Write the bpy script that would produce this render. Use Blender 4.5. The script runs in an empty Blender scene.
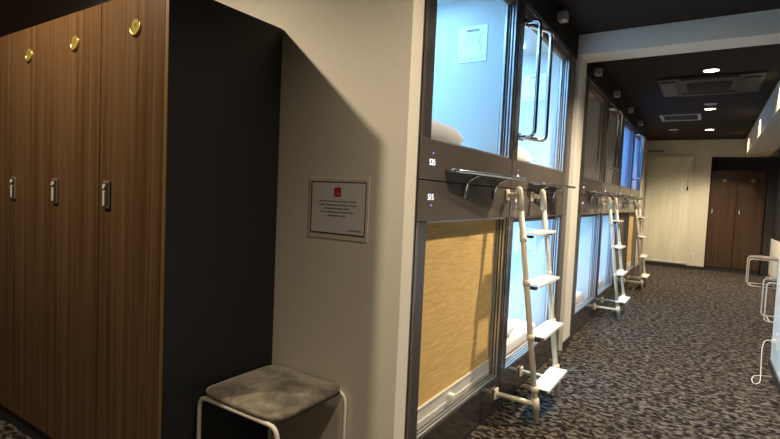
import bpy, bmesh, math, random
from mathutils import Vector, Matrix
random.seed(7)
C = bpy.context.scene.collection
sc = bpy.context.scene
PI = math.pi

# ------------------------------------------------------------------ materials
def new_mat(name):
    m = bpy.data.materials.new(name); m.use_nodes = True
    nt = m.node_tree
    return m, nt, nt.nodes['Principled BSDF']

def ramp(nt, stops, interp='LINEAR'):
    r = nt.nodes.new('ShaderNodeValToRGB'); r.color_ramp.interpolation = interp
    while len(r.color_ramp.elements) < len(stops): r.color_ramp.elements.new(0.5)
    for e, (p, c) in zip(r.color_ramp.elements, stops):
        e.position = p; e.color = (*c, 1)
    return r

def coords(nt, scale, kind='Object', loc=(0, 0, 0)):
    tc = nt.nodes.new('ShaderNodeTexCoord'); mp = nt.nodes.new('ShaderNodeMapping')
    mp.inputs['Scale'].default_value = scale; mp.inputs['Location'].default_value = loc
    nt.links.new(tc.outputs[kind], mp.inputs['Vector'])
    return mp.outputs['Vector']

def noise(nt, vec, scale=1, detail=3, rough=.5, dist=0):
    n = nt.nodes.new('ShaderNodeTexNoise')
    n.inputs['Scale'].default_value = scale; n.inputs['Detail'].default_value = detail
    n.inputs['Roughness'].default_value = rough; n.inputs['Distortion'].default_value = dist
    nt.links.new(vec, n.inputs['Vector'])
    return n.outputs['Fac']

def bump(nt, b, h, strength=.2, dist=.01):
    bn = nt.nodes.new('ShaderNodeBump'); bn.inputs['Strength'].default_value = strength
    bn.inputs['Distance'].default_value = dist
    nt.links.new(h, bn.inputs['Height']); nt.links.new(bn.outputs['Normal'], b.inputs['Normal'])

def plain(name, col, rough=.5, metal=0, coat=0, nscale=None, nstr=.1, var=0, spec=None):
    m, nt, b = new_mat(name)
    b.inputs['Base Color'].default_value = (*col, 1)
    b.inputs['Roughness'].default_value = rough; b.inputs['Metallic'].default_value = metal
    b.inputs['Coat Weight'].default_value = coat
    if spec is not None: b.inputs['Specular IOR Level'].default_value = spec
    if nscale:
        f = noise(nt, coords(nt, (1, 1, 1)), nscale, 4)
        if nstr: bump(nt, b, f, nstr, .004)
        if var:
            lo = tuple(c*(1-var) for c in col); hi = tuple(min(1, c*(1+var)) for c in col)
            r = ramp(nt, [(.3, lo), (.7, hi)])
            nt.links.new(f, r.inputs['Fac']); nt.links.new(r.outputs['Color'], b.inputs['Base Color'])
    return m

def emit(name, col, strength):
    m, nt, b = new_mat(name)
    b.inputs['Base Color'].default_value = (*col, 1)
    b.inputs['Emission Color'].default_value = (*col, 1); b.inputs['Emission Strength'].default_value = strength
    return m

M = {}
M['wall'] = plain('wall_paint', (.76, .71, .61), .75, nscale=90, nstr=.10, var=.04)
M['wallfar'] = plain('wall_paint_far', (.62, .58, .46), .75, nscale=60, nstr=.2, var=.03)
M['ceil'] = plain('dark_ceiling', (.021, .0155, .013), .85, nscale=120, nstr=.4, var=.25, spec=.2)
M['black_panel'] = plain('black_laminate', (.010, .0108, .0118), .5, nscale=200, nstr=.05, spec=.25)
M['bronze'] = plain('dark_bronze_panel', (.105, .088, .078), .25, coat=.3, nscale=200, nstr=.0, var=.05)
M['bronze2'] = plain('dark_bronze_frame', (.085, .076, .075), .3, metal=.3, nscale=200, nstr=.0, var=.05)
M['walldark'] = plain('dim_brown_wall', (.16, .11, .075), .7, nscale=60, nstr=.1, var=.05)
M['bronze_shaded'] = plain('shaded_base_panel', (.040, .034, .031), .2, coat=.4)  # bronze with the shadow near the floor and dark gloss put into its colour
M['gap'] = plain('joint_black', (.01, .01, .01), .6)
M['alu'] = plain('aluminium_track', (.62, .62, .62), .3, metal=.85, nscale=90, nstr=.0, var=.03)
M['alu_w'] = plain('pale_aluminium', (.72, .70, .64), .4, metal=.2)
M['chrome'] = plain('chrome', (.75, .76, .78), .12, metal=1)
M['shell'] = plain('capsule_white', (.60, .585, .565), .5, nscale=40, nstr=.02)
M['sheet'] = plain('bed_linen', (.85, .83, .80), .85, nscale=30, nstr=.3)
M['white'] = plain('white_enamel', (.80, .74, .60), .35, nscale=60, nstr=.02)
M['tread'] = plain('white_tread', (.88, .87, .82), .4)
M['rubber'] = plain('rubber_black', (.02, .02, .02), .6)
M['base'] = plain('dark_skirting', (.025, .022, .02), .5)
M['wire'] = plain('white_wire', (.78, .75, .66), .3)
M['dark_glass'] = plain('dark_upper_wall', (.022, .026, .026), .35, nscale=8, nstr=0, var=.2)
M['wains'] = plain('white_wainscot', (.78, .76, .72), .6, nscale=60, nstr=.05)
M['gold'] = plain('gold_badge', (.80, .60, .18), .3, metal=.9)
M['gold_dark'] = plain('olive_badge_disc', (.30, .24, .05), .4, metal=.3)
M['steel'] = plain('lock_steel', (.42, .37, .30), .35, metal=.7)
M['paper'] = plain('paper_white', (.74, .72, .74), .5)
M['sleeve'] = plain('clear_sleeve_edge', (.70, .65, .55), .3)
M['red'] = plain('red_print', (.50, .03, .03), .5)
M['maroon'] = plain('dark_red_border', (.16, .04, .035), .5)
M['ink'] = plain('ink', (.06, .06, .07), .6)
M['ink_g'] = plain('ink_grey', (.16, .22, .22), .6)
M['plan'] = plain('plan_paper', (.90, .95, .88), .5)
M['grey_p'] = plain('grey_plastic', (.40, .37, .33), .5)
M['dgrey'] = plain('dark_grey_plastic', (.019, .017, .0155), .6)
M['cream_p'] = plain('cream_plastic', (.74, .70, .60), .45)
M['cord'] = plain('cream_cord', (.70, .66, .58), .5)
M['warm'] = emit('warm_lamp', (1, .82, .56), 14)
M['pod_light'] = emit('pod_lamp', (.25, .60, 1), 9.5)
M['pod_light2'] = emit('pod_lamp_blue', (.10, .36, 1), 8)
M['strip'] = emit('added_blue_glow', (.06, .16, 1), 7)  # glow for an added emitter, only there to turn the tracks bluer
M['digit'] = emit('white_led', (.85, .87, 1), 1.3)
M['bluedot'] = emit('blue_led', (.25, .22, 1), 1.6)

# carpet
m, nt, b = new_mat('carpet'); M['carpet'] = m
v = coords(nt, (25, 35, 1))
f = noise(nt, v, 1.0, 2.5, .55, .7)
v2 = coords(nt, (220, 220, 220)); f2 = noise(nt, v2, 1, 2)
mx = nt.nodes.new('ShaderNodeMath'); mx.operation = 'MULTIPLY_ADD'
nt.links.new(f2, mx.inputs[0]); mx.inputs[1].default_value = .14; nt.links.new(f, mx.inputs[2])
r = ramp(nt, [(.50, (.011, .008, .007)), (.56, (.034, .027, .023)), (.60, (.080, .067, .054)), (.72, (.155, .132, .108))])
nt.links.new(mx.outputs[0], r.inputs['Fac']); nt.links.new(r.outputs['Color'], b.inputs['Base Color'])
b.inputs['Roughness'].default_value = .95; b.inputs['Specular IOR Level'].default_value = .1
bump(nt, b, mx.outputs[0], .5, .006)

# locker wood: vertical grain
def wood(name, lo, mid, hi, rough=.38):
    m, nt, b = new_mat(name)
    v = coords(nt, (34, 34, .5)); f = noise(nt, v, 1, 4, .6, .3)
    v2 = coords(nt, (150, 150, 2.0)); f2 = noise(nt, v2, 1, 3, .6)
    mx = nt.nodes.new('ShaderNodeMath'); mx.operation = 'MULTIPLY_ADD'
    nt.links.new(f2, mx.inputs[0]); mx.inputs[1].default_value = .35; nt.links.new(f, mx.inputs[2])
    r = ramp(nt, [(.45, lo), (.66, mid), (.88, hi)])
    nt.links.new(mx.outputs[0], r.inputs['Fac']); nt.links.new(r.outputs['Color'], b.inputs['Base Color'])
    b.inputs['Roughness'].default_value = rough
    bump(nt, b, mx.outputs[0], .08, .002)
    return m
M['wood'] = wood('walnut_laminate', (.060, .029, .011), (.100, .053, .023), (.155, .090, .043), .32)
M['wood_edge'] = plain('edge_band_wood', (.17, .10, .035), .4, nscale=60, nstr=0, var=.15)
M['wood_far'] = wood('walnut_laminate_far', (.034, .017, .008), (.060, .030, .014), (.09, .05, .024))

# blind: fine horizontal weave
m, nt, b = new_mat('tan_blind'); M['blind'] = m
v = coords(nt, (3, 9, 240)); f = noise(nt, v, 1, 3, .6)
v2 = coords(nt, (1, 4, 60)); f2 = noise(nt, v2, 1, 2)
mx = nt.nodes.new('ShaderNodeMath'); mx.operation = 'MULTIPLY_ADD'
nt.links.new(f2, mx.inputs[0]); mx.inputs[1].default_value = .4; nt.links.new(f, mx.inputs[2])
r = ramp(nt, [(.45, (.50, .30, .09)), (.7, (.64, .42, .15)), (.9, (.74, .52, .22))])
nt.links.new(mx.outputs[0], r.inputs['Fac']); nt.links.new(r.outputs['Color'], b.inputs['Base Color'])
b.inputs['Roughness'].default_value = .8; bump(nt, b, mx.outputs[0], .2, .002)
M['brown_blind'] = plain('brown_blind', (.20, .13, .085), .8, nscale=60, nstr=.1, var=.1)

# far roll screen
m, nt, b = new_mat('cream_screen'); M['screen'] = m
v = coords(nt, (14, 1, 1)); f = noise(nt, v, 1, 2)
r = ramp(nt, [(.35, (.60, .57, .44)), (.65, (.68, .65, .52))])
nt.links.new(f, r.inputs['Fac']); nt.links.new(r.outputs['Color'], b.inputs['Base Color']); b.inputs['Roughness'].default_value = .7

# suede stool seat
m, nt, b = new_mat('suede'); M['suede'] = m
f = noise(nt, coords(nt, (1, 1, 1)), 9, 5, .6, .6)
r = ramp(nt, [(.38, (.075, .062, .046)), (.5, (.15, .125, .09)), (.62, (.25, .21, .155))])
nt.links.new(f, r.inputs['Fac']); nt.links.new(r.outputs['Color'], b.inputs['Base Color']); b.inputs['Roughness'].default_value = .8
b.inputs['Sheen Weight'].default_value = .3
bump(nt, b, noise(nt, coords(nt, (1, 1, 1)), 150, 3), .2, .002)

# ------------------------------------------------------------------ geometry helpers
def box(bm, x0, x1, y0, y1, z0, z1, bev=0, seg=2, rot=None, piv=None):
    vs = [bm.verts.new((x, y, z)) for x in (x0, x1) for y in (y0, y1) for z in (z0, z1)]
    F = [(0, 1, 3, 2), (4, 6, 7, 5), (0, 4, 5, 1), (2, 3, 7, 6), (0, 2, 6, 4), (1, 5, 7, 3)]
    fs = [bm.faces.new([vs[i] for i in f]) for f in F]
    if bev:
        es = list({e for f in fs for e in f.edges})
        r = bmesh.ops.bevel(bm, geom=es, offset=bev, segments=seg, affect='EDGES', profile=.5)
        vs = [v for v in r['verts']]
    if rot is not None:
        bmesh.ops.rotate(bm, verts=list({v for v in vs if v.is_valid}), cent=piv, matrix=rot)

def tube(bm, pts, r, n=10, closed=False, caps=True):
    pts = [Vector(p) for p in pts]; N = len(pts); rings = []
    up = None
    for i, p in enumerate(pts):
        if closed: t = (pts[(i+1) % N]-pts[i-1]).normalized()
        else:
            a = pts[max(i-1, 0)]; c = pts[min(i+1, N-1)]; t = (c-a).normalized()
        if up is None:
            up = Vector((0, 0, 1)) if abs(t.z) < .9 else Vector((0, 1, 0))
        u = (up - t*up.dot(t)).normalized(); w = t.cross(u); up = u
        rr = r[i] if isinstance(r, (list, tuple)) else r
        rings.append([bm.verts.new(p + (u*math.cos(k*2*PI/n)+w*math.sin(k*2*PI/n))*rr) for k in range(n)])
    R = N if closed else N-1
    for i in range(R):
        a = rings[i]; c = rings[(i+1) % N]
        for k in range(n):
            f = bm.faces.new((a[k], a[(k+1) % n], c[(k+1) % n], c[k])); f.smooth = True
    if not closed and caps:
        bm.faces.new(list(reversed(rings[0]))); bm.faces.new(rings[-1])

def cyl(bm, p0, p1, r, n=20):
    tube(bm, [p0, p1], r, n)

def arc_path(corners, rad, seg=6, closed=False):
    """polyline with rounded corners"""
    P = [Vector(c) for c in corners]; out = []; N = len(P)
    for i, p in enumerate(P):
        if not closed and i in (0, N-1): out.append(p); continue
        a = (P[i-1]-p); c = (P[(i+1) % N]-p)
        ra = min(rad, a.length*.49, c.length*.49)
        s = p+a.normalized()*ra; e = p+c.normalized()*ra
        for k in range(seg+1):
            t = k/seg
            out.append((1-t)**2*s+2*t*(1-t)*p+t*t*e)
    return out

def mesh(name, fn, mat, parent=None, loc=(0, 0, 0), smooth=False):
    bm = bmesh.new(); fn(bm)
    bmesh.ops.recalc_face_normals(bm, faces=bm.faces)
    if smooth:
        for f in bm.faces: f.smooth = True
    me = bpy.data.meshes.new(name); bm.to_mesh(me); bm.free()
    o = bpy.data.objects.new(name, me); C.objects.link(o); o.location = loc
    me.materials.append(mat)
    if parent is not None: o.parent = parent
    return o

def bx(name, x0, x1, y0, y1, z0, z1, mat, parent=None, bev=0, loc=(0, 0, 0)):
    return mesh(name, lambda bm: box(bm, x0, x1, y0, y1, z0, z1, bev), mat, parent, loc)

def tag(o, label, cat, group=None):
    o['label'] = label; o['category'] = cat
    if group: o['group'] = group
    return o

def thing(name, label, cat, loc=(0, 0, 0), group=None):
    o = bpy.data.objects.new(name, None); C.objects.link(o); o.location = loc
    o.empty_display_size = .05
    return tag(o, label, cat, group)

def struct(name, bounds, mat, bev=0, parent=None):
    """bounds: list of boxes"""
    def fn(bm):
        for b_ in bounds: box(bm, *b_, bev)
    o = mesh(name, fn, mat, parent)
    if parent is None: o['kind'] = 'structure'
    return o

def text_mesh(name, s, size, mat, parent, loc, rot, align='CENTER', ext=.0004):
    cu = bpy.data.curves.new('t', 'FONT'); cu.body = s; cu.size = size; cu.extrude = ext
    cu.align_x = align; cu.align_y = 'CENTER'
    to = bpy.data.objects.new('t', cu); C.objects.link(to)
    bpy.context.view_layer.update()
    me = bpy.data.meshes.new_from_object(to.evaluated_get(bpy.context.evaluated_depsgraph_get()))
    bpy.data.objects.remove(to)
    me.name = name
    o = bpy.data.objects.new(name, me); C.objects.link(o)
    me.materials.clear(); me.materials.append(mat)
    o.location = loc; o.rotation_euler = rot; o.parent = parent
    return o

def dup(root, loc, label, group=None):
    r = root.copy(); C.objects.link(r); r.location = loc; r['label'] = label
    if group: r['group'] = group
    for ch in list(root.children):
        c = ch.copy(); C.objects.link(c); c.parent = r
        for g in list(ch.children):
            d = g.copy(); C.objects.link(d); d.parent = c
    return r

# ------------------------------------------------------------------ key dimensions (metres)
XF = -.995          # face of the capsule wall
YN = 1.581          # notice wall
XS = -1.62          # side of the locker row
YL = 1.033          # locker door plane
ZC = 2.66           # ceiling
XW = 1.08           # right wall
YE = 11.90          # end wall
LX = -5.2; YB = -3.0

# ------------------------------------------------------------------ shell
struct('floor', [(LX-.15, 2.2, YB-.15, 12.7, -.12, 0)], M['carpet'])
struct('ceiling', [(LX-.15, 2.2, YB-.15, 12.7, ZC, ZC+.12)], M['ceil'])
# partition between locker room and sleeping bay: notice wall, its end forms the first pillar
struct('wall_front', [(LX, -.957, YN, 1.662, 0, ZC)], M['wall'])
struct('wall_left', [(LX-.15, LX, YB, YN+.15, 0, ZC)], M['walldark'])
struct('wall_behind', [(LX-.15, 2.2, YB-.15, YB, 0, ZC)], M['walldark'])
struct('wall_outer', [(-3.25, -3.13, 1.735, 12.7, 0, ZC)], M['wall'])
struct('wall_pillar', [(-3.13, -.960, 4.30, 4.55, 0, ZC)], M['wall'])
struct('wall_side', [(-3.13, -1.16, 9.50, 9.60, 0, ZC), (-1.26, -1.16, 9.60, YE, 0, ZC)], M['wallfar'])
struct('baseboard_pillar', [(-.960, -.952, 4.30, 4.552, 0, .075)], M['base'], .002)
struct('trim_1', [(-.960, XW, 4.30, 4.57, 2.495, ZC)], M['wall'])                    # beam across the corridor
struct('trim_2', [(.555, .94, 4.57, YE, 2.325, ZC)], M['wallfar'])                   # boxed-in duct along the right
# end wall: screen wall, lintel over the locker niche
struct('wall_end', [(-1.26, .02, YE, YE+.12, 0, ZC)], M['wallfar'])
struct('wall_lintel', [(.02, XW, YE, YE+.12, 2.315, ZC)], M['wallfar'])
struct('wall_niche', [(-.1, XW+.12, 12.55, 12.7, 0, ZC)], M['walldark'])
struct('wall_niche_side', [(-.1, .02, YE+.12, 12.55, 0, ZC)], M['walldark'])
struct('baseboard_end', [(-1.15, .02, YE-.012, YE, 0, .07)], M['base'], .002)
struct('wall_right', [(XW, XW+.12, 4.9, 12.6, .745, ZC)], M['dark_glass'])
struct('wall_right_lower', [(XW-.01, XW+.12, 4.9, YE-.02, 0, .745)], M['wains'])
struct('baseboard_right', [(XW-.022, XW-.01, 5.0, YE-.02, 0, .06)], M['base'], .002)
struct('trim_3', [(.95, XW, YE-.02, YE+.05, 0, 2.315)], M['base'])
struct('wall_near_right', [(1.5, 1.62, YB, 4.9, 0, ZC), (XW+.12, 1.62, 4.9, 5.0, 0, ZC)], M['dark_glass'])
struct('wall_partition', [(.52, .64, .6, 5.08, 0, .93)], M['wains'])
struct('baseboard_partition', [(.508, .52, .6, 5.09, 0, .06)], M['base'], .002)
# dark panel above the capsules
struct('trim_4', [(-1.06, -.985, 1.664, 4.30, 2.467, ZC), (-1.06, -.985, 4.56, 9.50, 2.44, ZC)], M['ceil'])

# ------------------------------------------------------------------ lockers
LW = .4375
def badge(parent, x, z, y=0):
    g = mesh('number_badge', lambda bm: tube(bm, [(x+.033*math.cos(a), y-.001, z+.029*math.sin(a)) for a in
             [math.radians(200+i*10) for i in range(-2, 20)]], [.003+.0035*math.sin(PI*i/21) for i in range(22)], 8), M['gold'], parent)
    mesh('badge_disc', lambda bm: cyl(bm, (x, y, z+.004), (x, y-.002, z+.004), .025, 24), M['gold_dark'], g)
    def nums(bm):
        for k, zz in enumerate((.012, .003)):
            for dx in (-.008, -.002, .004):
                box(bm, x+dx, x+dx+.004, y-.0028, y-.002, z+zz-.003, z+zz+.002)
    mesh('badge_mark', nums, M['gold'], g)
    return g

def lock(parent, x, z, y=0, mat=None):
    # recessed keypad plate: rim, pale key cylinder on the left, dark pull slot on the right
    def rim(bm):
        box(bm, x-.024, x+.024, y-.008, y, z-.055, z+.055, .003)
    g = mesh('lock', rim, mat or M['steel'], parent)
    bx('pull_slot', x+.0, x+.018, y-.0095, y-.0075, z-.046, z+.046, M['rubber'], g)
    mesh('key_cylinder', lambda bm: (box(bm, x-.019, x-.003, y-.012, y-.008, z-.046, z+.014, .002),
         cyl(bm, (x-.011, y-.013, z+.032), (x-.011, y-.008, z+.032), .009, 16)), M['alu_w'], g)
    return g

def make_locker(w, h, depth, label, loc, woodmat, side_strip=False, group=None):
    t = thing('locker', label, 'locker', loc, group)
    # local: x from -w to 0, y from 0 (door face) to depth
    bx('body', -w+.001, -.001, .022, depth, .0, h, M['black_panel'], t, .002)
    bx('plinth', -w+.001, -.001, .012, .022, 0, .080, M['rubber'], t)
    x1 = -.022 if side_strip else -.002
    if side_strip:
        bx('edge_panel', -.020, 0, .0, .003, .083, h, M['wood_edge'], t, .001); bx('side_edge', -.020, 0, .0035, .024, .083, h, M['black_panel'], t)
    d = bx('door', -w+.002, x1, 0, .021, .083, h-.001, woodmat, t, .0015)
    lock(t, -w+.068, 1.222, 0, M['dgrey'] if woodmat is M['wood_far'] else None)
    badge(t, -w/2+.006 if not side_strip else -w/2+.020, 1.852)
    return t

names = ['walnut locker nearest the black side panel, right end of the near row',
         'walnut locker second from the black side panel in the near row',
         'walnut locker third from the black side panel in the near row',
         'walnut locker at the left picture edge, only a sliver in view']
first = make_locker(.4545, 1.98, YN-YL-.004, names[0], (XS, YL, 0), M['wood'], True, 'near walnut lockers')
w2 = LW
lk = make_locker(w2, 1.98, YN-YL-.004, names[1], (XS-.4545, YL, 0), M['wood'], False, 'near walnut lockers')
dup(lk, (XS-.4545-w2, YL, 0), names[2]); dup(lk, (XS-.4545-2*w2, YL, 0), names[3])
# first locker's own width is a bit larger because of the edge strip
first.scale = (1, 1, 1)
# end-panel joints of the black side
# far lockers
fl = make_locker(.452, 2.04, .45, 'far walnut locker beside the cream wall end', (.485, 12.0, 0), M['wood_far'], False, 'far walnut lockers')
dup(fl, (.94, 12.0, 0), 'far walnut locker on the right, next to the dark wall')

# ------------------------------------------------------------------ notice on the wall
t = thing('wall_notice', 'framed paper notice with red emblem taped to the cream wall above the stool', 'notice', (-1.276, YN, 1.208))
t.scale = (1, .35, 1)
bx('plastic_sleeve', -.158, .156, -.003, 0, -.130, .122, M['sleeve'], t, .001)
bx('border', -.146, .143, -.0042, -.003, -.110, .108, M['maroon'], t)
bx('sheet', -.1405, .1375, -.0052, -.0042, -.1045, .1025, M['paper'], t)
e = bx('emblem', -.020, .016, -.006, -.0052, .046, .084, M['red'], t)
bx('emblem_mark', -.001, .006, -.0064, -.006, .054, .061, M['paper'], e)
z = .026
for w_, x_end in ((.094, None), (.096, None), (.064, None), (.086, None), (.046, None), (.034, 'foot')):
    def line(bm, w=w_, z=z, foot=x_end):
        x = .058 if foot else -w-.004
        if foot: z = -.0895
        end = .125 if foot else w-.004
        while x < end:
            g = random.uniform(.005, .0095)
            box(bm, x, x+g*.75, -.0058, -.0052, z-.0026, z+.0026)
            x += g + (.005 if random.random() < .12 else .001)
    mesh('text_line', line, M['ink'], t)
    z -= .0148

# ------------------------------------------------------------------ capsules
def mattress_bm(x0, x1, y0, y1, z0, z1):
    def fn(bm): box(bm, x0, x1, y0, y1, z0, z1, .035, 4)
    return fn

def make_pillow(label, loc, rz=0, lift=0, sx=.30, sy=.23, hz=.085):
    def fn(bm):
        n = 16
        grid = {}
        for s in (1, -1):
            for i in range(n+1):
                for j in range(n+1):
                    u = -1+2*i/n; v = -1+2*j/n
                    if s == -1 and (i in (0, n) or j in (0, n)): grid[s, i, j] = grid[1, i, j]; continue
                    k = (1-abs(u)**6)**.5*(1-abs(v)**6)**.5
                    pin = 1-.06*(abs(u)*abs(v))**2
                    wr = .006*math.sin(7*u+3*v)*k
                    grid[s, i, j] = bm.verts.new((sx*u*(1-.07*(1-v*v)*-1*.6-.05)*pin, sy*v*pin*(1-.04*(1-u*u)*-1), (s*hz*k+wr) if k > 0 else 0))
        for s in (1, -1):
            for i in range(n):
                for j in range(n):
                    q = [grid[s, i, j], grid[s, i+1, j], grid[s, i+1, j+1], grid[s, i, j+1]]
                    if s == -1: q.reverse()
                    try: bm.faces.new(q)
                    except ValueError: pass
    o = mesh('pillow', fn, M['sheet'], None, loc, smooth=True)
    o.rotation_euler = (lift, 0, rz)
    return tag(o, label, 'pillow', 'pillows in the sleeping capsules')

def capsule(y0, y1, level, label, lit=None, cover=None, number=None, jr=.02):
    """one sleeping capsule, origin at its near bottom front corner; lit: lamp material or None"""
    if level == 'lower': zb, z0, z1, zt = 0.0, .200, 1.167, 1.339
    else: zb, z0, z1, zt = 1.339, 1.512, 2.467, 2.467
    if level == 'upper' and y0 > 4.5: z1 = zt = 2.44
    W = y1-y0; t = thing('sleeping_capsule', label, 'sleeping capsule', (XF, y0, 0), 'stacked sleeping capsules')
    jl = .100; a = jl; b_ = W-jr
    e = .0025
    ft = .012
    # frame: jambs around the opening
    jb = bx('jamb', -.075, 0, e, jl, z0, z1-.001, M['bronze2'], t, .0015)
    bx('jamb', -.075, 0, b_, W-e, z0, z1-.001, M['bronze2'], t, .0015)
    # raised edge strip on the near jamb
    bx('edge_strip', 0, .004, e, .024, z0+.002, z1-.002, M['bronze'], t, .001)
    # band panel with control panel
    if level == 'lower':
        pz0, pz1 = z1, zt-.0025
        bx('base_panel', -.075, .0, e, W-e, .0, z0, M['bronze_shaded'], t, .002)
        bx('kick_strip', 0, .002, e, W-e, .0, .025, M['rubber'], t)
        nz, dz = 1.268, 1.234
    else:
        pz0, pz1 = zb+.0025, z0
        nz, dz = 1.416, 1.456
    cp = bx('control_panel', -.075, .006, e, .235, pz0, pz1, M['bronze'], t, .0015)
    bx('band_panel', -.075, .004, .2365, W-e, pz0, pz1, M['bronze'], t, .0015)
    if number:
        text_mesh('number_display', number, .036, M['digit'], cp, (.0068, .110, nz), (PI/2, 0, PI/2))
    else:
        mesh('number_display', lambda bm: (box(bm, .006, .0068, .100, .112, nz-.008, nz+.010), box(bm, .006, .0068, .116, .124, nz-.002, nz+.010)), M['digit'], cp)
    mesh('indicator_light', lambda bm: cyl(bm, (.005, .116, dz), (.0075, .116, dz), .0035, 12), M['bluedot'], cp)
    # interior shell (open towards the corridor)
    D = 2.05; th = .012
    def shell(bm):
        ztop = z1+.03 if level == 'upper' else z1
        box(bm, -D, -.080, .03, .03+th, z0-.06, ztop)
        box(bm, -D, -.080, W-.024-th, W-.024, z0-.06, ztop)
        box(bm, -D-th, -D, .03, W-.024, z0-.06, ztop)
        box(bm, -D, -.080, .03, W-.024, z0-.062, z0-.050)
        box(bm, -D, -.080, .03, W-.024, ztop-.004, ztop+.008)
    mesh('interior_shell', shell, M['shell'], t)
    # mattress
    mesh('mattress', mattress_bm(-D+.03, -.13, .06, W-.055, z0-.050, z0+(.065 if level == 'lower' else .018)), M['sheet'], t, smooth=False)
    # aluminium tracks on the far reveal, the near reveal, sill and head
    def tracks(bm):
        for xx in (-.012, -.030, -.048):
            box(bm, xx-.006, xx+.004, b_-.013, b_, z0+.001, z1-.002, .001)
            box(bm, xx-.006, xx+.004, a, a+.008, z0+.001, z1-.002, .001)
            box(bm, xx-.006, xx+.004, a+.009, b_-.014, z0, z0+.010, .001)
            box(bm, xx-.006, xx+.004, a+.009, b_-.014, z1-.010, z1-.001, .001)
        box(bm, -.070, -.055, b_-.035, b_, z0+.001, z1-.002, .001)
    mesh('track', tracks, M['alu'], t)
    # roller at the head
    rr = .026 if level == 'upper' else .014
    if not cover:
        mesh('blind_roller', lambda bm: cyl(bm, (-.045, a+.02, z1-rr-.012), (-.045, b_-.037, z1-rr-.012), rr, 16), M['brown_blind'], t)
    if cover:
        mm = M['blind'] if cover == 'tan' else M['brown_blind']
        bl = bx('blind', -.062, -.058, a+.009, b_-.036, z0+.10, z1-.002, mm, t)
        br = mesh('bottom_rail', lambda bm: (box(bm, -.066, -.050, a+.009, b_-.036, z0+.012, z0+.102, .002),
                                             box(bm, -.050, -.046, a+.009, b_-.036, z0+.030, z0+.038),
                                             box(bm, -.050, -.046, a+.009, b_-.036, z0+.094, z0+.102)), M['alu_w'], bl)
        bx('pull_tab', -.050, -.020, .50, .535, z0+.050, z0+.072, M['tread'], bl, .003)
    if lit:
        bx('added_glow_strip', -.100, -.088, .046, .050, z0+.08, z1-.08, M['strip'], t)  # invented emitter hidden behind the near jamb, throws blue onto the far tracks
        bx('light_panel', -1.50, -.30, .25, W-.25, z1-.012 if level == 'lower' else z1+.012, z1-.006 if level == 'lower' else z1+.018, lit, t)
    return t

L = M['pod_light']; L2 = M['pod_light2']
A0, A1, A2 = 1.737, 2.855, 4.14
capsule(A0, A1, 'lower', 'lower capsule closed by the tan roller blind, nearest the camera', None, 'tan', '515')
capsule(A0, A1, 'upper', 'upper capsule glowing pale blue with an evacuation plan inside, nearest the camera', L, None, '525')
capsule(A1, A2, 'lower', 'lower lit capsule behind the nearest white ladder', L, None)
capsule(A1, A2, 'upper', 'upper lit capsule behind the two nearest chrome grab handles', L, None)
B = [4.78, 5.95, 7.12, 8.29, 9.46]
lo = [('lower lit capsule, first beyond the cream pillar', L, None), ('lower lit capsule, second beyond the cream pillar', L, None),
      ('lower unlit brown capsule, third beyond the cream pillar', None, 'brown'), ('lower capsule with yellowish blind, last before the end wall', None, 'tan')]
up = [('upper dark capsule, first beyond the cream pillar', None, None), ('upper dark capsule, second beyond the cream pillar', None, None),
      ('upper blue lit capsule, third beyond the cream pillar', L2, None), ('upper blue lit capsule, last before the end wall', L2, None)]
for i in range(4):
    capsule(B[i], B[i+1], 'lower', lo[i][0], lo[i][1], lo[i][2])
    capsule(B[i], B[i+1], 'upper', up[i][0], up[i][1], up[i][2])
struct('trim_8', [(-1.07, -.993, 1.664, 1.735, 0, 2.467)], M['bronze2'], .001)
# filler panels at the ends of the banks
struct('trim_5', [(-1.07, -.993, 4.143, 4.297, 0, 2.467)], M['bronze2'], .002)
struct('trim_6', [(-1.07, -.993, 4.553, 4.777, 0, 2.44)], M['bronze2'], .002)
struct('trim_7', [(-1.07, -.993, 9.463, 9.498, 0, 2.44)], M['bronze2'], .002)

# pillows
UP = dict(sx=.19, sy=.30, hz=.062); LP = dict(sx=.18, sy=.28, hz=.055)
for lab, y, z in (('white pillow at the window of the nearest upper capsule', 2.19, 1.597), ('white pillow in the upper capsule behind the grab handles', 3.42, 1.597),
                  ('white pillow in the first upper dark capsule past the pillar', 5.26, 1.597), ('white pillow in the second upper dark capsule past the pillar', 6.43, 1.597),
                  ('white pillow in the lower capsule behind the nearest ladder', 3.30, .322),
                  ('white pillow in the first lower lit capsule past the pillar', 5.26, .322), ('white pillow in the second lower lit capsule past the pillar', 6.43, .322)):
    make_pillow(lab, (-1.30, y, z), 0, -.07 if z > 1 else 0, **(UP if z > 1 else LP))

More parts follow.
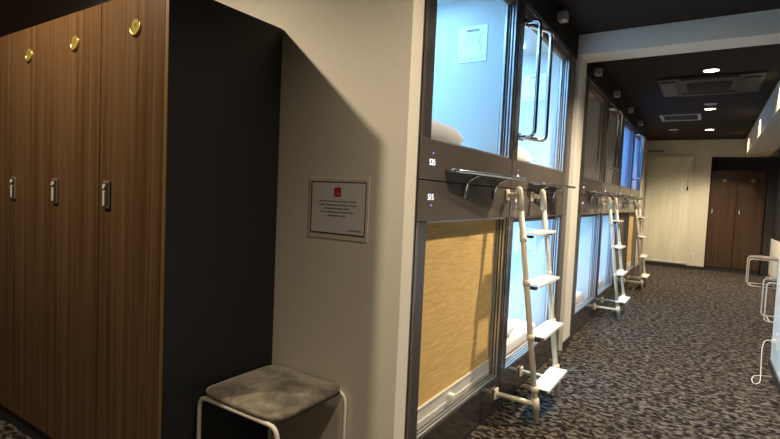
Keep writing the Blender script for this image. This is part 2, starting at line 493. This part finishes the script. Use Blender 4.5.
# evacuation plan sheets on the far inner wall of the capsules
def plan(label, yw, zoff, xo=0):
    t = thing('evacuation_plan', label, 'sign', (-1.270+xo, yw, 2.212+zoff), 'evacuation plans in the capsules')
    bx('sheet', -.095, .095, -.002, 0, -.108, .108, M['plan'], t)
    text_mesh('heading', '避難経路図', .017, M['ink'], t, (.0, -.0025, .080), (PI/2, 0, 0))
    def lines(bm):
        def ln(x0, z0, x1, z1, w=.0012): box(bm, min(x0, x1)-w/2, max(x0, x1)+w/2, -.0026, -.002, min(z0, z1)-w/2, max(z0, z1)+w/2)
        ln(-.09, .058, .09, .058); ln(-.09, -.078, .09, -.078)
        ln(-.07, .01, -.07, -.065); ln(-.07, .01, -.035, .01); ln(-.035, .01, -.035, -.01); ln(-.07, -.01, .06, -.01)
        ln(-.05, .03, -.05, .01); ln(-.05, .045, .0, .045); ln(0, .045, 0, -.01); ln(-.05, .03, -.05, .045); ln(-.025, .045, -.025, .01)
        ln(-.05, .028, -.025, .028); ln(-.035, .036, -.012, .036)
        for k in range(7): box(bm, .045, .051, -.0026, -.002, .048-k*.0085, .053-k*.0085)
        for k in range(5): box(bm, .055, .060, -.0026, -.002, -.012-k*.0085, -.007-k*.0085)
        for k in range(20): box(bm, -.075+k*.0075, -.071+k*.0075, -.0026, -.002, -.092, -.088)
    mesh('plan_drawing', lines, M['ink_g'], t)
plan('pale floor plan sheet inside the nearest upper capsule', A1-.038, 0)
plan('pale floor plan sheet inside the upper capsule behind the grab handles', A2-.038, 0)
plan('pale floor plan sheet inside the lower capsule behind the nearest ladder', A2-.038, -1.28)

# ------------------------------------------------------------------ fold-down shelves
def make_shelf(w, label):
    t = thing('fold_down_shelf', label, 'shelf', (0, 0, 0), 'chrome edged shelves on the capsule band')
    x0, x1 = .055, .143          # shallower at the near end
    out = [(.008, 0), (x0, 0), (x1, w), (.008, w)]
    def board(bm):
        lo_ = [bm.verts.new((x, y, -.008)) for x, y in out]; hi = [bm.verts.new((x, y, .008)) for x, y in out]
        bm.faces.new(lo_); bm.faces.new(hi)
        for k in range(4): bm.faces.new((lo_[k], lo_[(k+1) % 4], hi[(k+1) % 4], hi[k]))
    mesh('shelf_board', board, M['bronze'], t)
    mesh('chrome_edge', lambda bm: tube(bm, arc_path([(.012, -.004, 0), (x0+.004, -.004, 0), (x1+.004, w+.004, 0), (.012, w+.004, 0)], .02, 4), .0085, 10), M['chrome'], t)
    for y in (.30*w, .86*w):
        br = mesh('bracket', lambda bm: tube(bm, [(.013, y, -.100), (.014, y, -.070), (.022, y, -.045), (.040, y, -.026), (.066, y, -.014), (.075, y, -.010)], .007, 8), M['chrome'], t)
        mesh('mounting_foot', lambda bm: box(bm, .0065, .013, y-.011, y+.011, -.118, -.076, .002), M['alu'], br)
    return t
sh = make_shelf(.69, 'chrome edged shelf on the band left of the nearest ladder')
sh.location = (XF, 1.98, 1.390)
dup(sh, (XF, 3.20, 1.385), 'chrome edged shelf behind the nearest ladder, reaching to the cream pillar')
for i, lab in enumerate(['first chrome edged shelf beyond the cream pillar', 'second chrome edged shelf beyond the cream pillar, behind a ladder',
                         'third chrome edged shelf beyond the cream pillar', 'fourth and farthest chrome edged shelf, by the end wall']):
    dup(sh, (XF, B[i]+.25, 1.385), lab)

# ------------------------------------------------------------------ ladders
def make_ladder(label):
    t = thing('bunk_ladder', label, 'ladder', (0, 0, 0), 'white ladders to the upper capsules')
    # local: x=0 capsule face, y=0 near rail, y=.475 far rail
    def rx(z): return .258 - .182*(z-.03)/1.32
    for y in (0, .475):
        rl = mesh('rail', lambda bm: tube(bm, [(rx(.03), y, .004), (rx(.9), y, .9), (rx(1.22), y, 1.22)], .0165, 14), M['white'], t)
        mesh('rail_cap', lambda bm: tube(bm, [(rx(1.215), y, 1.215), (rx(1.33), y, 1.325), (rx(1.335), y, 1.342), (rx(1.34), y, 1.350)], [.0205, .0205, .016, .006], 14), M['white'], rl)
        for zc in (1.05, .80, .49, .195):
            mesh('collar', lambda bm: cyl(bm, (rx(zc-.016), y, zc-.016), (rx(zc+.016), y, zc+.016), .0215, 14), M['white'], rl)
        mesh('tee_joint', lambda bm: cyl(bm, (rx(.075), y, .075), (rx(.145), y, .145), .0205, 14), M['white'], rl)
        # stand-offs
        for z, nm in ((.11, 'lower_standoff'), (1.30, 'upper_standoff')):
            so = mesh(nm, lambda bm: cyl(bm, (.012, y, z), (rx(z), y, z), .0145, 12), M['white'], t)
            mesh('wall_plate', lambda bm: (box(bm, .0065 if z > 1 else .0025, .014, y-.027, y+.027, z-.032, z+.032, .003),
                 cyl(bm, (.013, y-.017, z+.020), (.016, y-.017, z+.020), .004, 8), cyl(bm, (.013, y-.017, z-.020), (.016, y-.017, z-.020), .004, 8),
                 cyl(bm, (.013, y+.017, z+.020), (.016, y+.017, z+.020), .004, 8), cyl(bm, (.013, y+.017, z-.020), (.016, y+.017, z-.020), .004, 8)), M['white'], so)
    for z in (1.085, .79, .495, .195):
        x = rx(z)
        st = mesh('step', lambda bm: (box(bm, x-.030, x+.075, .020, .455, z-.004, z+.001, .001), box(bm, x+.071, x+.075, .020, .455, z-.014, z, .001), box(bm, x-.03, x-.026, .020, .455, z-.014, z, .001)), M['tread'], t)
        bx('step_bracket', x-.022, x+.05, .014, .055, z-.030, z-.015, M['rubber'], st, .002)
        bx('step_bracket', x-.022, x+.05, .420, .461, z-.030, z-.015, M['rubber'], st, .002)
    return t
la = make_ladder('nearest white tube ladder with four flat steps')
la.location = (XF, 2.79, 0)
dup(la, (XF, 5.885, 0), 'middle white ladder, just beyond the cream pillar')
dup(la, (XF, 8.225, 0), 'farthest white ladder, close to the end wall')

# ------------------------------------------------------------------ grab handles
def make_handle(label, skew):
    t = thing('grab_handle', label, 'handle', (0, 0, 0), 'chrome grab handles beside the upper capsules')
    mesh('bar', lambda bm: tube(bm, arc_path([(.0, 0, 1.66), (.095, skew, 1.66), (.095, skew, 2.345), (0, 0, 2.345)], .045, 7), .0125, 14), M['chrome'], t)
    for z in (1.66, 2.345):
        mesh('flange', lambda bm: cyl(bm, (-.001, 0, z), (.008, 0, z), .024, 18), M['chrome'], t)
    return t
h1 = make_handle('chrome grab handle on the post, nearer of the first pair', .0)
h1.location = (XF+.001, 2.955, 0)
h2 = make_handle('chrome grab handle on the post, farther of the first pair', .20)
h2.location = (XF+.001, 3.00, 0)
for (yb, n) in ((B[1], 'middle'), (B[3], 'farthest')):
    dup(h1, (XF+.001, yb+.03, 0), 'nearer chrome grab handle above the %s ladder' % n)
    dup(h2, (XF+.001, yb+.075, 0), 'farther chrome grab handle above the %s ladder' % n)
# ------------------------------------------------------------------ sensor boxes on the dark panel above
def make_sensor(label, loc):
    t = thing('sensor_box', label, 'sensor', loc, 'small boxes above the capsules')
    bx('housing', 0, .06, -.04, .04, -.032, .032, M['grey_p'], t, .005)
    mesh('lens', lambda bm: cyl(bm, (.032, .038, 0), (.032, .046, 0), .022, 18), M['rubber'], t)
    bx('mounting_arm', -.0, .02, -.055, -.036, -.02, .02, M['grey_p'], t)
    return t
s0 = make_sensor('small pale box under the near ceiling, above the nearest capsules', (-.985, 3.66, 2.598))
for y, z, lab in ((5.05, 2.525, 'small pale box under the far ceiling, first past the beam'), (6.20, 2.54, 'small pale box under the far ceiling, second past the beam'),
                  (7.40, 2.555, 'small pale box under the far ceiling, third past the beam'), (8.60, 2.55, 'small pale box under the far ceiling, last before the end wall')):
    dup(s0, (-.985, y, z), lab)

# ------------------------------------------------------------------ stools
def make_stool(label, loc, w=.425):
    t = thing('stool', label, 'stool', loc, 'suede stools with wire frames')
    h = w/2
    def seat(bm):
        n = 24; g = {}
        def sq(u, v):       # rounded square outline
            m_ = max(abs(u), abs(v)); 
            if m_ < 1e-6: return 0, 0
            q = (abs(u)**7+abs(v)**7)**(1/7)
            return u*m_/q, v*m_/q
        for lay, (zb, crown) in enumerate(((.466, 0), (.484, .026))):
            for a_ in range(n+1):
                for b_ in range(n+1):
                    u = -1+2*a_/n; v = -1+2*b_/n; x, y = sq(u, v)
                    z = zb+crown*(1-max(abs(u), abs(v))**2.2)
                    k = h-.004 if lay else h-.007
                    g[lay, a_, b_] = bm.verts.new((x*k, y*k, z))
        for lay in (0, 1):
            for a_ in range(n):
                for b_ in range(n):
                    q = [g[lay, a_, b_], g[lay, a_+1, b_], g[lay, a_+1, b_+1], g[lay, a_, b_+1]]
                    bm.faces.new(q if lay else q[::-1])
        rim = [(a_, 0) for a_ in range(n)]+[(n, b_) for b_ in range(n)]+[(n-a_, n) for a_ in range(n)]+[(0, n-b_) for b_ in range(n)]
        for k in range(len(rim)):
            p = rim[k]; q = rim[(k+1) % len(rim)]
            bm.faces.new((g[0, p[0], p[1]], g[0, q[0], q[1]], g[1, q[0], q[1]], g[1, p[0], p[1]]))
    mesh('seat', seat, M['suede'], t, smooth=True)
    bx('seat_base', -h+.022, h-.022, -h+.022, h-.022, .450, .466, M['rubber'], t)
    for s in (-1, 1):
        y = s*(h-.014)
        mesh('leg_loop', lambda bm: tube(bm, arc_path([(-h, y, .009), (h, y, .009), (h, y, .456), (-h, y, .456)], .045, 7, True), .0085, 10, True), M['wire'], t)
    for s in (-1, 1):
        mesh('floor_bar', lambda bm: tube(bm, [(s*(h-.05), -h+.02, .009), (s*(h-.05), h-.02, .009)], .0075, 10), M['wire'], t)
    return t
s1 = make_stool('mottled grey suede stool in the corner by the lockers and the cream wall', (-1.398, 1.377, 0))
s1.scale = (1, .945, 1)
dup(s1, (.865, 10.35, 0), 'wire framed stool by the right wall, farther of the two')
dup(s1, (.845, 7.22, 0), 'wire framed stool by the right wall, nearer of the two')

# ------------------------------------------------------------------ ceiling fittings
def make_downlight(label, loc, lit=True, r=.072, group='round ceiling downlights'):
    t = thing('downlight', label, 'ceiling light', loc, group)
    mesh('rim', lambda bm: tube(bm, [(r*math.cos(a), r*math.sin(a), -.004) for a in [i*PI/16 for i in range(32)]], .006, 8, True), M['dgrey'] if lit else M['grey_p'], t)
    mesh('lens', lambda bm: cyl(bm, (0, 0, 0), (0, 0, -.006), r-.004, 32), M['warm'] if lit else M['grey_p'], t)
    return t
LXX = -.055
d = make_downlight('lit round downlight, first past the beam, before the air conditioner', (LXX, 5.92, ZC))
dup(d, (LXX, 8.20, ZC), 'lit round downlight, between air conditioner and vent')
dup(d, (LXX, 10.35, ZC), 'lit round downlight nearest the end wall')
dup(d, (LXX, 3.65, ZC), 'lit round downlight over the near ladder, out of frame')
dup(d, (LXX, 1.35, ZC), 'lit round downlight over the near corridor, out of frame')
dup(d, (-2.34, .33, ZC), 'lit round downlight in front of the near lockers, out of frame')
t = make_downlight('pale round detector beside the second lit downlight', (LXX+.01, 7.82, ZC), False, .07, 'unlit round ceiling discs'); t['category'] = 'detector'
t = dup(t, (-.60, 10.25, ZC), 'pale round disc near the end wall, behind the vent'); t['category'] = 'detector'

# cassette air conditioner
t = thing('air_conditioner', 'dark square ceiling air conditioner behind the first lit downlight', 'air conditioner', (-.07, 6.60, ZC))
bx('panel', -.48, .48, -.48, .48, -.022, 0, M['dgrey'], t, .006)
def gr(bm):
    for k in range(11): box(bm, -.21, .21, -.21+k*.041, -.195+k*.041, -.030, -.022)
mesh('intake_grille', gr, M['rubber'], t)
M['mgrey'] = plain('mid_grey_plastic', (.075, .07, .062), .6)
f1 = bx('side_flap', -.45, -.31, -.36, .36, -.034, -.022, M['mgrey'], t, .003)
bx('side_flap', .31, .45, -.36, .36, -.034, -.022, M['dgrey'], t, .003)
bx('side_flap', -.27, .27, -.45, -.33, -.034, -.022, M['dgrey'], t, .003)
bx('side_flap', -.27, .27, .33, .45, -.034, -.022, M['dgrey'], t, .003)
# vent
t = thing('ceiling_vent', 'rectangular pale framed vent grille in the dark far ceiling', 'vent', (-.435, 8.85, ZC))
def fr(bm):
    box(bm, -.27, .27, -.29, -.25, -.014, 0, .002); box(bm, -.27, .27, .25, .29, -.014, 0, .002)
    box(bm, -.27, -.225, -.25, .25, -.014, 0, .002); box(bm, .225, .27, -.25, .25, -.014, 0, .002)
mesh('frame', fr, M['grey_p'], t)
mesh('slats', lambda bm: [box(bm, -.225, .225, -.245+k*.045, -.225+k*.045, -.010, -.002) for k in range(11)], M['dgrey'], t)
# ------------------------------------------------------------------ end wall fittings
t = thing('roll_screen', 'large cream roll screen hanging on the end wall', 'screen', (-.70, YE, 0))
bx('head_box', -.45, .42, -.055, 0, 2.262, 2.330, M['screen'], t, .004)
bx('fabric', -.43, .40, -.030, -.026, .125, 2.265, M['screen'], t)
bx('bottom_bar', -.43, .40, -.037, -.019, .095, .125, M['alu_w'], t, .003)
w = mesh('wand', lambda bm: cyl(bm, (.335, -.05, 2.24), (.335, -.05, 1.70), .004, 8), M['grey_p'], t)
mesh('wand_grip', lambda bm: cyl(bm, (.335, -.05, 1.70), (.335, -.05, 1.62), .012, 10), M['dgrey'], w)
t = thing('air_slot', 'narrow dark air slot high on the end wall, above the roll screen', 'vent', (-.98, YE, 2.44))
bx('recess', -.16, .16, -.004, 0, -.022, .022, M['wallfar'], t)
mesh('slats', lambda bm: [box(bm, -.15+k*.03, -.128+k*.03, -.007, -.004, -.016, .016) for k in range(10)], M['dgrey'], t)
t = thing('wall_outlet', 'small outlet plate low on the cream end wall beside the screen', 'outlet', (-.215, YE, .27))
bx('plate', -.038, .038, -.008, 0, -.06, .06, M['cream_p'], t, .003)
mesh('socket', lambda bm: (box(bm, -.016, .016, -.010, -.008, .010, .036), box(bm, -.016, .016, -.010, -.008, -.036, -.010)), M['grey_p'], t)
# outlet and cord at the partition
t = thing('wall_socket', 'pale socket plate on the white partition at the right edge', 'outlet', (.52, 4.77, .27))
bx('plate', -.008, 0, -.036, .036, -.06, .06, M['cream_p'], t, .003)
mesh('plug', lambda bm: box(bm, -.035, -.008, -.016, .016, -.015, .015, .003), M['cord'], t)
c = mesh('power_cord', lambda bm: tube(bm, [(.486, 4.77, .27), (.462, 4.765, .275), (.44, 4.75, .262), (.428, 4.72, .22), (.425, 4.68, .15), (.423, 4.63, .07), (.420, 4.57, .012),
    (.41, 4.50, .006), (.385, 4.44, .006), (.368, 4.46, .006), (.365, 4.55, .006), (.385, 4.65, .006), (.43, 4.70, .006), (.50, 4.72, .006)], .0033, 8), M['cord'])
tag(c, 'cream power cord drooping from the partition socket onto the carpet', 'cord')

# ------------------------------------------------------------------ lights
def spot(name, loc, power, col=(1, .83, .60), size=150, blend=.6, r=.04, aim=None):
    l = bpy.data.lights.new(name, 'SPOT'); l.energy = power; l.color = col
    l.spot_size = math.radians(size); l.spot_blend = blend; l.shadow_soft_size = r
    o = bpy.data.objects.new(name, l); C.objects.link(o); o.location = loc
    if aim: o.rotation_euler = Vector(aim).to_track_quat('-Z', 'Y').to_euler()
    return o
ZL = ZC-.03
spot('lamp_locker', (-2.34, .33, ZL), 110, size=165, r=.03)
for y, p in ((-.95, 75), (1.35, 100), (3.65, 250), (5.92, 120), (8.20, 100), (10.35, 260)):
    spot('lamp_corridor', (LXX, y, ZL), p, size=138, blend=.8, r=.03)
for y in (6.45, 8.75, 11.05):
    spot('lamp_duct', (.455, y, ZC-.01), 22, col=(1, .88, .62), size=100, blend=.2, r=.01)

w = bpy.data.worlds.new('W'); sc.world = w; w.use_nodes = True
w.node_tree.nodes['Background'].inputs['Color'].default_value = (.05, .045, .04, 1)
w.node_tree.nodes['Background'].inputs['Strength'].default_value = .1

# ------------------------------------------------------------------ camera (solved from the vanishing points)
fpx = 490.5
d1 = Vector((317, -11.5, fpx)); d2 = Vector((-761, -59.5, fpx))
Yc = d1.normalized(); Xc = -d2.normalized(); Xc = (Xc-Yc*Xc.dot(Yc)).normalized(); Zc = Xc.cross(Yc)
if Zc.y > 0: Zc = -Zc
right = Vector((Xc.x, Yc.x, Zc.x)); down = Vector((Xc.y, Yc.y, Zc.y)); fwd = Vector((Xc.z, Yc.z, Zc.z))
cam = bpy.data.cameras.new('camera'); co = bpy.data.objects.new('camera', cam); C.objects.link(co)
cam.sensor_width = 36; cam.lens = fpx*36/780; cam.clip_start = .02
mw = Matrix((right, -down, -fwd)).transposed().to_4x4(); mw.translation = (0, 0, 1.275)
co.matrix_world = mw
sc.camera = co

vs = sc.view_settings
sc.display_settings.display_device = 'sRGB'
vs.view_transform = 'Standard'; vs.look = 'None'; vs.exposure = .35; vs.gamma = 1; vs.use_curve_mapping = False
sc.cycles.max_bounces = 8; sc.cycles.diffuse_bounces = 4; sc.cycles.glossy_bounces = 4
sc.cycles.sample_clamp_indirect = 4
sc.cycles.use_denoising = True
